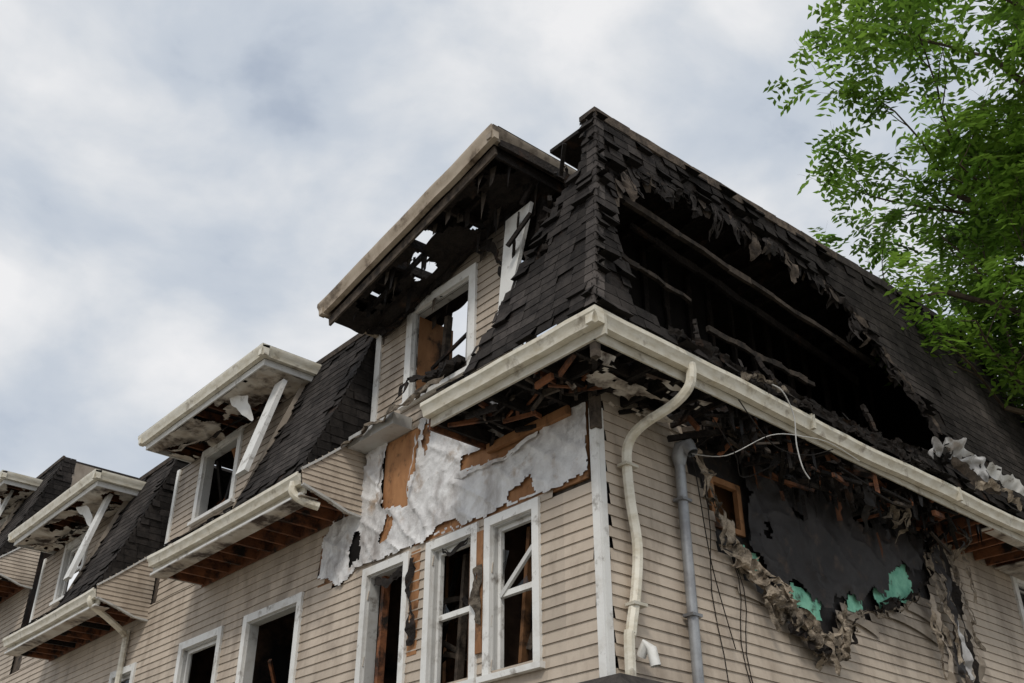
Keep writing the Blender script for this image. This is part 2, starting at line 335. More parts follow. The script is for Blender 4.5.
# ============================================================ RIGHT WALL
rw=MB("side_wall",house)
hole=[(1.35,6.42),(1.42,6.05),(1.62,5.85),(1.78,5.3),(2.15,5.02),(2.6,4.90),(3.1,4.58),(3.7,4.72),(4.1,5.08),(4.7,5.10),(5.3,5.35),(5.88,5.54),(6.2,5.7),(6.45,6.2),(6.6,6.75),(6.6,6.9),(1.35,6.9)]
rl=[(.08,.3),(14,.3),(14,6.62),(.08,6.62)]
WR=(8.85,10.1,5.0,6.5)
def sootR(u,v):
    d=min([math.hypot(u-a,(v-b_)) for a,b_ in hole])
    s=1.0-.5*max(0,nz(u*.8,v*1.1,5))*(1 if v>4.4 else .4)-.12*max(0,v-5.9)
    return max(.22,s*(1-.65*math.exp(-d*3.0)*(.7+1.2*nz(u*3,v*3,1))))
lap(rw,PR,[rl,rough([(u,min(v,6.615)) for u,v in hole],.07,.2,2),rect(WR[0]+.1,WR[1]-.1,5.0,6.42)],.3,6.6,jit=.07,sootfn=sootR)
strips(rw,PR,[rect(.0,14,0,6.75),rect(1.78,2.28,5.55,6.1),rect(2.5,3.2,6.35,6.75),rect(4.2,5.6,6.3,6.75),rect(WR[0]+.15,WR[1]-.15,5.1,6.35)],0,6.75,'tar',step=.08,off=-.035,jit=.015)
window(rw,PR,*WR,t=.12,broken=False)
for (a,b_,c,d) in [(1.76,1.83,5.52,6.12),(2.24,2.31,5.52,6.12),(1.83,2.24,6.05,6.12),(1.83,2.24,5.52,5.58)]: rw.pbox(PR,a,b_,c,d,-.06,.0,'ply',.8)
rw.box(-.35,-.31,1.7,2.6,5.3,6.3,'ply',.9)
for pl in ([(2.1,5.15),(2.4,5.05),(2.42,5.3),(2.2,5.4)],[(2.85,4.90),(3.5,4.80),(3.6,5.08),(3.0,5.15)],[(4.05,5.0),(4.4,5.08),(4.45,5.3),(4.15,5.25)],[(4.75,5.14),(5.2,5.30),(5.75,5.55),(5.7,5.95),(5.2,5.8),(4.85,5.5)]):
    sheet(rw,PR,[pl],'foam',res=.03,off=.03,amp=.03,seed=2,rag=.09)
tarp=[(1.98,6.72),(2.36,6.1),(2.33,5.55),(2.18,5.35),(2.5,5.22),(2.75,5.02),(3.0,5.16),(3.3,5.08),(3.6,4.96),(3.85,5.06),(4.1,5.22),(4.5,5.25),(4.72,5.42),(4.95,5.36),(5.15,5.62),(5.35,5.9),(5.6,5.95),(5.8,5.78),(6.15,6.0),(6.4,6.72)]
sheet(rw,PR,[tarp,[(2.55,5.6),(2.68,5.62),(2.66,5.76),(2.57,5.74)],[(3.2,5.95),(3.4,6.0),(3.35,6.12),(3.22,6.1)],[(4.6,6.2),(4.9,6.25),(4.85,6.4),(4.6,6.35)]],'tar',res=.03,off=.06,amp=.06,freq=1.3,seed=12,rag=.13,fold=.7)
for q in range(14):
    u=rnd(2.2,5.9); v=rnd(6.1,6.6); l=rnd(.1,.35); w=rnd(.02,.08)
    rw.face([PR(u,v,.14),PR(u+w,v+.02,.14),PR(u+w*rnd(.5,1.4),v-l*rnd(.7,1),.16),PR(u+rnd(-.02,.03),v-l,.15)],random.choice(['ply','wood','char','char']),rnd(.4,.8))
path=[(1.45,6.35),(1.55,5.95),(1.75,5.6),(1.9,5.25),(2.3,5.0),(2.8,4.82),(3.2,4.55),(3.65,4.58),(4.0,4.95),(4.6,5.02),(5.2,5.2),(5.8,5.5),(6.1,5.8),(6.4,6.3)]
crumple(rw,[(.12,u,v) for u,v in path[:5]],.26,'insul',amp=.13,n=110,m=9,seed=2,side=(.2,.6,.5),freq=5,holes=.3)
crumple(rw,[(.14,u,v) for u,v in path[3:9]],.34,'insul',amp=.15,n=140,m=12,seed=5,side=(.2,0,1),freq=5,holes=.34)
crumple(rw,[(.17,u,v-.10) for u,v in path[4:8]],.26,'insul',amp=.16,n=100,m=9,seed=15,side=(.4,.2,1),freq=7,sh=.75,holes=.3)
crumple(rw,[(.17,u,v-.14) for u,v in path[5:9]],.12,'char',amp=.12,n=80,m=5,seed=18,side=(.4,.2,1),freq=7)
crumple(rw,[(.10,u,v+.04) for u,v in path[8:12]],.09,'insul',amp=.08,n=110,m=5,seed=6,side=(.2,.3,1),freq=6,sh=.5,holes=.12)
crumple(rw,[(.10,u,v+.1) for u,v in path[9:]],.14,'char',amp=.10,n=110,m=6,seed=26,side=(.2,.3,1),freq=6,holes=.25)
for (u,v0,v1,w,k,s) in [(6.35,6.5,4.3,.14,'insul',.9),(6.6,6.6,3.9,.18,'char',1),(6.15,6.2,5.0,.12,'insul',.7),(6.8,6.4,5.0,.12,'insul',.6),(6.5,5.0,3.6,.2,'charpale',1),(6.45,5.6,4.2,.1,'wrap',.7),(3.3,4.6,4.2,.1,'insul',.8),(2.4,4.95,4.5,.08,'insul',.6),(1.6,6.0,5.2,.07,'insul',.7),(6.3,6.6,4.6,.22,'tar',1.2),(6.7,6.3,4.4,.10,'siding',.5),(5.9,5.5,4.5,.12,'insul',.8),(6.0,5.6,4.2,.10,'siding',.7),(7.2,6.45,5.7,.10,'insul',.8)]:
    crumple(rw,[(.12,u,v0),(.2,u+rnd(-.1,.1),(v0+v1)/2),(.14,u+rnd(.0,.25),v1)],w,k,amp=.08,n=60,m=5,seed=u*7+v1,side=(.2,1,0),freq=4,sh=s)
for (u0,u1,v,dz) in [(5.0,6.2,5.12,-.18),(5.5,6.5,5.3,-.25),(2.0,2.9,4.82,-.16),(4.0,4.7,4.92,-.12)]:
    for q in range(8):
        a=u0+(u1-u0)*q/8; b_=u0+(u1-u0)*(q+1)/8; da=dz*(q/8)**2; db=dz*((q+1)/8)**2
        rw.face([PR(a,v+da,.05),PR(b_,v+db,.05),PR(b_,v+db+.11,.04),PR(a,v+da+.11,.04)],'siding',.55)
for (u,v0,v1) in [(1.55,6.0,3.5),(1.95,5.2,3.4),(2.02,5.1,3.3)]:
    rw.tube([(.05+.03*math.sin(i),u+.03*math.sin(i*1.3)+.1*i/8,v0+(v1-v0)*i/8) for i in range(9)],.006,'char',n=5)
rw.done()
# ============================================================ GUTTERS
gt=MB("gutters",house)
def gprof(px,py,pz,ox,oy,h=.15,w=.13):
    pts=[(0,0),(0,-h),(w*.62,-h),(w*.75,-h*.55),(w,-h*.3),(w,0),(w*.88,0),(w*.88,-.02)]
    return [(px+ox*a,py+oy*a,pz+b_) for a,b_ in pts]
def gutterF(x0,x1,z,sag=.0,k='gutter',y=-.86,nseg=14):
    gt.profile(lambda t:gprof(x0+(x1-x0)*t,y,z+sag*math.sin(math.pi*t)+.014*nz(x0+t*6,1,1),0,-1),k,nseg=nseg)
    gt.box(min(x0,x1),max(x0,x1),y+.002,y+.03,z-.25,z-.01,k,.75)
def gr(t):
    y=-.98+15*t; z=6.70+.022*nz(y*1.5,2,2)-.05*math.exp(-((y-3.4)/1.5)**2)-.03*math.exp(-((y-6.4)/.6)**2)
    return gprof(.86+.015*nz(y*2,5,5),y,z,1,0)
gutterF(-1.66,.99,6.70)
gt.profile(gr,'gutter',nseg=70); gt.box(.83,.85,-.86,14,6.45,6.66,'gutter',.75)
for y in (2.4,5.6,8.7): gt.box(.85,1.0,y,y+.05,6.525,6.70,'gutter',.85)
SEC=[dict(R=-4.19,C=-5.95,G=-8.51,E=(-9.92,-5.66),dz=0,top=9.28),dict(R=-10.55,C=-12.3,G=-14.9,E=(-16.4,-11.75),dz=0,top=9.40),dict(R=-17.3,C=-19.2,G=-21.3,E=(-23,-18.3),dz=2.1,top=9.5)]
for s in SEC: gutterF(s['G'],s['R'],6.72+s['dz'],sag=-.02)
def smooth(pts,n=6):
    P_=[Vector(p) for p in pts]; o=[]
    for i in range(len(P_)-1):
        p0=P_[max(i-1,0)];p1=P_[i];p2=P_[i+1];p3=P_[min(i+2,len(P_)-1)]
        for j in range(n):
            t=j/n; o.append(.5*((2*p1)+(p2-p0)*t+(2*p0-5*p1+4*p2-p3)*t*t+(3*p1-p0-3*p2+p3)*t**3))
    o.append(P_[-1]); return o
def dsp(pts,w=.075,k='gutter',sh=1.0): gt.tube(smooth(pts),w*.72,k,sh,n=8)
dsp([(.93,.42,6.62),(.93,.42,6.50),(.88,.41,6.36),(.70,.38,6.24),(.35,.33,6.14),(.17,.31,6.02),(.11,.31,5.82),(.10,.34,5.4),(.10,.40,4.95),(.10,.34,4.5),(.10,.24,4.1),(.10,.2,3.7),(.10,.2,.3)])
for dz in (5.75,4.35): gt.box(.042,.165,.24,.42,dz,dz+.03,'gutter',.8)
dsp([(-4.35,-.93,6.64),(-4.35,-.93,6.5),(-4.28,-.8,6.4),(-4.22,-.62,6.36)])
dsp([(-10.75,-.92,6.62),(-10.75,-.90,6.5),(-10.9,-.5,6.35),(-11.1,-.12,6.2),(-11.12,-.08,6.0),(-11.12,-.08,3),(-11.12,-.08,.3)])
gt.tube([(.10,1.13,.3),(.10,1.14,3),(.10,1.15,6.05)],.055,'greym',n=12)
gt.tube([(.10,1.15,6.0),(.10,1.15,6.1),(.14,1.15,6.2),(.22,1.17,6.2),(.27,1.17,6.1)],.085,'greym',n=10,rad=[.06,.085,.09,.085,.06])
for z in (3.2,4.4,5.6): gt.box(.035,.165,1.07,1.22,z,z+.03,'greym',.7)
gt.done()
wr=MB("loose_cables",house)
def cable(pts,r=.005,k='trim',sh=.7): wr.tube(smooth(pts),r,k,sh,n=5)
cable([(.25,1.17,6.1),(.6,1.3,6.0),(.9,1.7,6.25),(1.0,2.2,6.35),(1.0,2.7,6.42),(1.02,3.2,6.35)])
cable([(1.0,1.6,6.80),(1.08,1.75,6.72),(1.05,1.95,6.5),(1.0,2.0,6.2),(1.0,2.05,5.95),(1.0,2.15,5.85)],.007)
cable([(.25,1.17,6.1),(.35,1.1,5.7),(.12,1.5,5.0),(.08,1.8,4.2)],.006,'char')
cable([(.9,1.2,6.5),(.9,1.7,6.15),(.9,2.3,6.2),(.95,2.8,6.4)],.007,'char')
cable([(.6,1.0,6.5),(.7,1.3,6.0),(.5,1.7,5.9),(.6,2.4,6.3)],.007,'char')
wr.done()
# ============================================================ SOFFITS
sf=MB("exposed_eave_framing",house)
def front_soffit(x0,x1,z,k='wood',sp=.4,cover=True,burn=False):
    x=x0+.05
    while x<x1-.02:
        sf.box(x,x+.045,-.83,-.06,z,z+.14,k if random.random()<.8 else 'char',rnd(.6,1.1)); x+=sp*rnd(.9,1.1)
    if not burn: sf.box(x0,x1,-.90,-.83,z-.01,z+.02,'trim',.8)
    sf.box(x0,x1,-.06,-.034,z-.02,z+.12,k,.7)
    if cover: sf.box(x0,x1,-.84,.0,z+.16,z+.18,'wood' if not burn else 'char',.7)
for s in SEC: front_soffit(s['G'],s['R']-.03,6.46+s['dz'])
for s in SEC:
    z=6.455+s['dz']; sf.box(s['G'],s['R'],-.90,-.66,z-.02,z-.012,'soffit',.9)
front_soffit(-1.64,.8,6.46,k='char',burn=True,cover=False)
sf.grid(lambda a,b_:(-1.66+2.6*a,-.84+.8*b_,6.66+.03*nz(a*5,b_*4,1)),60,20,'char',1,keep=lambda a,b_:nz(a*5,b_*3,8)<.28)
sf.box(-1.66,-1.63,-.86,-.02,6.42,6.7,'wood',.8)
sf.box(-1.6,-.3,-.10,-.04,6.36,6.46,'ply',.8)
y=-.8
while y<12:
    if not(random.random()<.15 and y<6): sf.beam((.02,y,6.53+rnd(-.03,.03)),(.84,y+rnd(-.05,.05),6.53+rnd(-.04,.02)),.045,.13,'char' if y<5.6 else 'wood',rnd(.7,1.2))
    y+=rnd(.3,.45)
sf.grid(lambda a,b_:(.86*b_,-.86+13*a,6.68+.04*nz(a*15,b_*4,1)),180,14,'char',1,keep=lambda a,b_:nz(a*16,b_*3,8)<(.2 if a<.5 else 1))
sf.box(.70,.83,6.6,14,6.44,6.455,'soffit',.9); sf.box(.05,.6,8.3,14,6.44,6.455,'soffit',.8)
sf.box(.76,.83,-.83,-.76,6.3,6.6,'charpale'); sf.beam((.02,-.02,6.1),(.02,-.02,7.0),.09,.09,'charpale')
sf.beam((.0,-.0,6.5),(.80,-.80,6.5),.05,.12,'char')
sf.grid(lambda a,b_:(.06+.7*b_,-.75+1.7*a,6.43+.06*nz(a*4,b_*3,4)-.12*max(0,nz(a*6,b_*5,9))),50,22,'soffit',.9,keep=lambda a,b_:nz(a*5,b_*3,21)+.3*nz(a*16,b_*12,3)>.10)
for q in range(150):
    y=rnd(.9,6.4); z=rnd(6.25,6.62); a=(rnd(.0,.75),y,z); b_=(min(.8,max(.02,a[0]+rnd(-.4,.4))),y+rnd(-.6,.6),z+rnd(-.25,.1)); sf.beam(a,b_,rnd(.015,.05),rnd(.02,.06),random.choice(['char','char','char','charpale','char','wood']),rnd(.5,1.0))
for q in range(50):
    x=rnd(-1.4,.6); z=rnd(6.40,6.62); y=rnd(-.75,-.1); sf.beam((x,y,z),(min(.75,max(-1.6,x+rnd(-.5,.5))),max(-.8,min(-.05,y+rnd(-.3,.3))),z+rnd(-.05,.06)),rnd(.015,.04),rnd(.02,.07),random.choice(['char','char','wood','charpale']),rnd(.6,1.2))
for q in range(80):
    y=rnd(1.2,6.5); x=rnd(.1,.8); z=6.55; l=rnd(.1,.45); w=rnd(.03,.12)
    sf.face([(x,y,z),(x+.02,y+w,z),(x+rnd(-.05,.05),y+w*rnd(.3,1),z-l),(x,y+w*.2,z-l*rnd(.5,1))],random.choice(['char','tar','wood','char','char']),rnd(.5,1))
for q in range(18):
    y=rnd(1.4,6.3); crumple(sf,[(rnd(.2,.7),y,6.5),(rnd(.2,.7),y+.1,6.3),(rnd(.2,.6),y+rnd(-.1,.3),5.95+rnd(0,.2))],rnd(.06,.18),random.choice(['char','insul','tar','char']),amp=.09,n=30,m=6,seed=q*3.3,side=(.4,.8,.1),freq=5,sh=.6,taper=True)
sf.done()
# ============================================================ MANSARD ROOF (corner block)
mr=MB("mansard_roof",house)
VS=[Z0+(Z1-Z0)*i/10 for i in range(11)]
hip=[(.95-sb(v),v) for v in VS]
left=[(-.95,6.78),(-.90,7.1),(-.72,7.35),(-.66,7.6),(-.5,7.8),(-.48,8.05),(-.28,8.2),(-.30,8.45),(-.12,8.55),(.0,8.8),(.15,9.0),(.30,9.12),(.32,9.4),(.26,9.84)]
front=hip+left[::-1]
hf=[[(-.2,7.95),(.0,8.0),(-.02,8.2),(-.18,8.18)],[(.02,8.5),(.12,8.55),(.1,8.68),(.03,8.65)]]
shingles(mr,PMF,[front]+hf,Z0,Z1,seed=1,erode=.15,curl=.5)
strips(mr,PMF,[front]+hf,Z0,Z1,'char',step=.05,jit=.05,off=-.012)
hipR=[(-(.95-sb(v,s=SF)),v) for v in VS]
right=[(-.95,Z0),(12.2,Z0),(9.6,8.9),(9.0,9.4),(8.5,9.70),(8.2,9.845)]+hipR[::-1][:-1]
h2=[(-.34,6.98),(-.26,7.5),(-.30,8.0),(-.2,8.5),(-.10,9.0),(.25,9.22),(.8,9.30),(1.4,9.38),(2.1,9.36),(2.8,9.38),(3.4,9.30),(4.0,9.20),(4.5,9.0),(4.9,8.75),(5.2,8.4),(5.5,8.05),(5.7,7.7),(5.78,7.3),(5.5,7.08),(4.8,7.02),(4.2,6.93),(3.3,6.90),(2.5,6.88),(1.8,6.90),(1.2,6.86),(.6,6.92),(.1,6.90)]
h2r=rough(h2,.07,.10,3)
h3=[[(.95,9.50),(1.15,9.50),(1.12,9.58),(.97,9.57)],[(1.9,9.48),(2.1,9.46),(2.05,9.58)],[(6.0,7.9),(6.25,7.8),(6.2,8.1),(6.05,8.15)]]
shingles(mr,PMR,[right,h2r]+h3,Z0,Z1,seed=5,curl=.8,erode=.2)
h2s=rough(h2,.06,.08,8)
strips(mr,PMR,[right,h2s]+h3[:2],Z0,Z1,'char',step=.04,jit=.03,off=-.012)
for i in range(26):
    v=Z0+(Z1-Z0)*i/26; v2=min(v+.15,Z1)
    a=.95-sb(v); b_=.95-sb(v2); c=.95-sb(v,s=SF); d=.95-sb(v2,s=SF); w=.13; o=.02; s=rnd(.8,1.4)
    mr.face([(a-w,-c-.012,v),(a+o,-c-o,v-.01),(b_+.008,-d-.008,v2),(b_-w,-d-.003,v2)],'shingle',s*1.3)
    mr.face([(a+o,-c-o,v-.01),(a+.012,-c+w,v),(b_+.003,-d+w,v2),(b_+.008,-d-.008,v2)],'shingle',s*1.5)
def edgept(i0,i1):
    i=random.randint(i0,i1); t=random.random(); return i,h2[i][0]*(1-t)+h2[i+1][0]*t,h2[i][1]*(1-t)+h2[i+1][1]*t
for q in range(60):
    i,u,v=edgept(3,15)
    l=rnd(.04,.18)*(1 if i<12 else .6); w=rnd(.05,.16); o=rnd(-.12,.06); r_=rnd(-.05,.05)
    mr.face([PMR(u,v+.08,.012),PMR(u+w,v+.08,.012),PMR(u+w*rnd(.8,1.1)+r_,v-l*rnd(.5,1),o),PMR(u+w*rnd(.3,.6)+r_,v-l*rnd(.9,1.2),o),PMR(u+r_,v-l*rnd(.3,.9),o)],random.choice(['shingle','shingle','char','charpale']),rnd(.5,1.1))
for q in range(26):
    i,u,v=edgept(4,13); l=rnd(.15,.42)
    a=Vector(PMR(u,v+.06,.02)); crumple(mr,[a,Vector(PMR(u+rnd(-.04,.04),v-l*.5,rnd(-.02,.08))),Vector(PMR(u+rnd(-.12,.12),v-l,rnd(-.15,.10)))],rnd(.10,.26),random.choice(['shingle','char','shingle','charpale']),amp=.05,n=16,m=6,seed=q*1.7,side=(0,1,.1),freq=5,taper=True,sh=rnd(.6,1.2),holes=.3)
crumple(mr,[PMR(u,v-.02,-.02) for u,v in h2[3:11]],.14,'char',amp=.07,n=160,m=6,seed=33,side=(-.1,.1,.9),freq=6,holes=.2)
crumple(mr,[PMR(u,v,.03) for u,v in h2[11:18]],.18,'char',amp=.07,n=90,m=7,seed=3,side=(.3,.8,.3),freq=5)
crumple(mr,[PMR(u+.1,v,.04) for u,v in h2[12:18]],.10,'charpale',amp=.05,n=80,m=4,seed=8,side=(.3,.9,.2),freq=5,sh=.8)
crumple(mr,[PMR(u,v-.04,.04) for u,v in h2[17:]],.14,'char',amp=.07,n=160,m=6,seed=13,side=(.4,0,.8),freq=6)
crumple(mr,[(1.0,1.3,6.70),(1.02,2.2,6.76),(1.0,3.0,6.72),(1.0,4.2,6.76),(.98,5.2,6.80)],.12,'char',amp=.07,n=150,m=6,seed=21,side=(.3,0,.9),freq=7,holes=.25)
crumple(mr,[(.98,1.2,6.74),(1.02,1.6,6.80),(1.0,2.1,6.76)],.14,'insul',amp=.07,n=50,m=6,seed=24,side=(.3,0,.9),freq=7,sh=.5)
crumple(mr,[(1.0,4.9,7.0),(.95,5.6,7.30),(.92,6.3,7.25),(.95,6.9,7.05)],.55,'wrap',amp=.12,n=80,m=18,seed=31,side=(.5,0,.7),freq=3.2,taper=True,holes=.3,sh=.8)
crumple(mr,[(.98,5.6,7.15),(.95,6.2,7.0),(.98,6.8,6.9)],.3,'charpale',amp=.08,n=40,m=10,seed=32,side=(.5,0,.7),freq=2.5,taper=True,sh=1.3)
crumple(mr,[(1.0,6.6,7.3),(.97,7.2,7.25),(1.0,7.9,7.15),(1.0,8.4,7.05)],.20,'trim',amp=.10,n=60,m=7,seed=35,side=(.5,0,.7),freq=3)
crumple(mr,[(1.05,6.0,6.85),(1.05,6.9,7.0),(1.05,7.4,6.85)],.16,'insul',amp=.08,n=40,m=6,seed=37,side=(.5,0,.7),freq=4)
yT=-(.95-SF)
mr.box(.25,.50,yT-.02,yT+.02,Z1-.02,Z1+.05,'charpale',.8)
for i in range(30):
    ya=yT+(8.3-yT)*i/30; yb=yT+(8.3-yT)*(i+1)/30; za=Z1+.055*max(0,min(7,ya)); zb=Z1+.055*max(0,min(7,yb))
    mr.beam((.485,ya,za-.02+rnd(-.01,.01)),(.485,yb,zb-.02+rnd(-.01,.01)),.035,.13,'charpale' if i<17 else 'shingle',rnd(.9,1.5))
def deck(x0,x1,y0,y1,z,k='char'): mr.box(x0,x1,y0,y1,z,z+.05,k)
deck(-.30,.46,yT+.03,3.0,Z1-.10); deck(-.9,-.30,.6,3.0,Z1-.10); deck(-6.5,.46,3.0,8.4,Z1-.07)
mr.face([(.45,yT,Z1-.1),(.45,8.3,Z1-.1),(.45,8.3,Z1+.37),(.45,yT,Z1)],'char')
mr.face([(.46,3.0,Z1+.13),(.46,8.3,Z1+.36),(-6,8.3,Z1+.36),(-6,3.0,Z1+.13)],'shingle')
mr.face([(.48,8.3,Z1+.35),(.62,9.6,8.95),(.93,12.2,6.8),(-6,12.2,6.8),(-6,9.6,8.95),(-6,8.3,Z1+.35)],'shingle')
mr.done()
at=MB("charred_attic",house)
at.box(-24,.0,.05,13,6.44,6.50,'black'); at.box(-4.55,-4.5,.1,13,6.5,8.3,'black'); at.box(-4.5,.2,12.0,12.05,6.5,8.0,'black')
at.box(-3.6,-3.55,3.2,12,6.5,9.7,'black'); at.box(-3.55,.35,7.9,7.95,6.5,9.7,'black')
at.box(-.93,-.90,.5,3.2,6.5,9.75,'black'); at.box(-3.55,-.9,3.2,3.25,6.5,9.7,'black')
def charbeam(a,b_,w=.05,h=.14,s=1.0,k='char'):
    a=Vector(a); b_=Vector(b_); n=12; pr=a
    for i in range(1,n+1):
        p=a.lerp(b_,i/n)+Vector((rnd(-.01,.01),0,rnd(-.02,.02))) ; at.beam(pr,p,w*rnd(.7,1.1),h*rnd(.55,1.15),k,s*rnd(.6,1.2)); pr=p
charbeam((.34,-.2,8.98),(.30,5.4,8.72),.06,.09,.6,'charpale'); charbeam((.2,-.3,8.35),(.1,1.6,8.25),.05,.07,.5,'charpale'); charbeam((-.2,1.0,9.25),(-.3,6,8.9),.05,.12,1.3)
charbeam((.1,1.9,8.0),(.2,3.9,7.9),.05,.08,.5,'charpale'); charbeam((-.4,.5,7.9),(-.5,5.5,7.7),.05,.12,1.2); charbeam((-.1,.2,7.4),(.2,4.5,7.3),.05,.12,1.3)
for y in [i*.45+.6 for i in range(16)]:
    charbeam((.25,y,Z1-.16),(-.88,y,Z1-.16),.045,.13,1.2)
    charbeam((-.86,y,6.6),(-.86,y+rnd(-.05,.05),9.7),.05,.09,1.0)
for (y,a_) in ((.9,.3),(2.6,-.3),(4.4,.2),(5.2,.1)):
    charbeam((.70,y,6.95),(.45,y+a_,rnd(7.3,7.8)),.05,.08,1.3)
for q in range(110):
    y=rnd(0,6); a=(rnd(-1.0,.6),y,rnd(6.65,7.0)); at.beam(a,(min(.7,a[0]+rnd(-.6,.5)),y+rnd(-.8,.8),a[2]+rnd(-.2,.4)),rnd(.03,.07),rnd(.03,.08),'char',rnd(.7,1.6))
at.box(-24,-.1,3.6,3.65,3.4,6.44,'room'); at.box(-24,-.04,.05,3.6,3.3,3.4,'room')
for x in (-4.5,-7.3,-10.2,-14.6): at.box(x,x+.06,.05,3.6,3.4,6.44,'room')
at.box(-4.4,-.1,.06,3.6,6.40,6.438,'wood',.9)
for x in [-.4-i*.42 for i in range(10)]: at.box(x,x+.05,.1,3.5,6.24,6.40,'char')
at.box(-2.1,-2.04,.1,1.8,3.4,6.2,'room',1.2); at.box(-3.3,-3.24,.7,2.8,3.4,5.9,'ply',.5)
at.box(-24,-.1,12.9,13,.0,6.6,'siding'); at.box(-24,-23.9,.05,13,0,9.3,'siding')
at.box(-4.4,-4.3,.1,13,.0,3.3,'room')
at.done()
# ============================================================ DORMERS
def dormer(idx,xL,xR,z,wallL,wallR,win,dz):
    mb=MB("roof_dormer",house)
    k='gutter'; y0,y1=-.98,.30; zt=z
    mb.profile(lambda t:gprof(xL+(xR-xL)*t,y0+.12,zt+.014*nz(t*5,idx),0,-1,h=.16,w=.12),k,nseg=10)
    mb.profile(lambda t:gprof(xR-.12,y0+.01+(y1-y0)*t,zt,1,0,h=.16,w=.12),k,nseg=4)
    mb.profile(lambda t:gprof(xL+.12,y0+.01+(y1-y0)*t,zt,-1,0,h=.16,w=.12),k,nseg=4)
    mb.box(xL+.125,xR-.125,y0+.125,y0+.15,zt-.26,zt-.162,'trim',.8); mb.box(xR-.15,xR-.125,y0+.152,y1,zt-.26,zt-.162,'trim',.8); mb.box(xL+.125,xL+.15,y0+.152,y1,zt-.26,zt-.162,'trim',.8)
    W=xR-xL
    mb.grid(lambda a,b_:(xL+.16+(W-.32)*a,y0+.16+(y1-y0-.2)*b_,zt-.245-.06*max(0,nz(a*5+idx,b_*3,idx))),110,36,'soffit',1,keep=lambda a,b_:nz(a*5+idx*3,b_*2.5,idx)+.3*nz(a*20,b_*9,idx)<.16)
    for i in range(int(W/.4)): mb.box(xL+.2+i*.4,xL+.245+i*.4,y0+.16,y1,zt-.2,zt-.08,'wood',.6)
    mb.box(xL+.13,xR-.13,y0+.13,y1+1.2,zt-.07,zt-.04,'char')
    mb.hexa([(xL,y0,zt+.003),(xR,y0,zt+.003),(xR,y1,zt+.003),(xL,y1,zt+.003),(xL+.4,y0+.6,zt+.10),(xR-.4,y0+.6,zt+.10),(xR-.4,y1,zt+.14),(xL+.4,y1,zt+.14)],'shingle',1.2)
    pol=rect(wallL,wallR,6.6+dz,zt-.24); w=rect(win[0]+.1,win[1]-.1,win[2],win[3]-.1)
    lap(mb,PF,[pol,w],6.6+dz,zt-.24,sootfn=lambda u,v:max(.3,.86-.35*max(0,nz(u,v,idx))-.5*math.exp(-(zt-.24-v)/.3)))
    strips(mb,PF,[pol,w],6.6+dz,zt-.24,'charpale',off=-.03)
    window(mb,PF,*win,t=.12,broken=True,rail=.5,sash=(idx==3),shards=1)
    mb.pbox(PF,wallL+.0,wallL+.1,7.4+dz,zt-.26,.0,.045,'trim')
    for q in range(8): mb.beam((rnd(win[0],win[1]),rnd(.1,.6),win[2]+.1),(rnd(win[0],win[1]),rnd(.1,.8),win[3]-.2),.05,.08,random.choice(['wood','char','ply']),.7)
    mb.box(win[0]-.6,win[1]+.6,1.3,1.33,6.5+dz,zt-.1,'room')
    xb=xR-1.45
    crumple(mb,[(xb,-.72,zt-.27),(xb+.3,-.62,zt-.40),(xb+.5,-.5,zt-.75)],.38,'trim',amp=.04,n=20,m=10,seed=idx,side=(.9,.1,.4),freq=2,holes=2,sh=.9,taper=True)
    crumple(mb,[(xL+.3,-.6,zt-.27),(xL+.8,-.5,zt-.36),(xL+1.2,-.4,zt-.3)],.2,'soffit',amp=.06,n=24,m=6,seed=idx+5,side=(.1,.9,.2),freq=3)
    crumple(mb,[(xL+1.0,-.3,zt-.27),(xL+2.0,-.3,zt-.33),(xR-.8,-.2,zt-.3)],.14,'char',amp=.06,n=50,m=5,seed=idx+15,side=(.1,.3,.8),freq=4)
    mb.done()
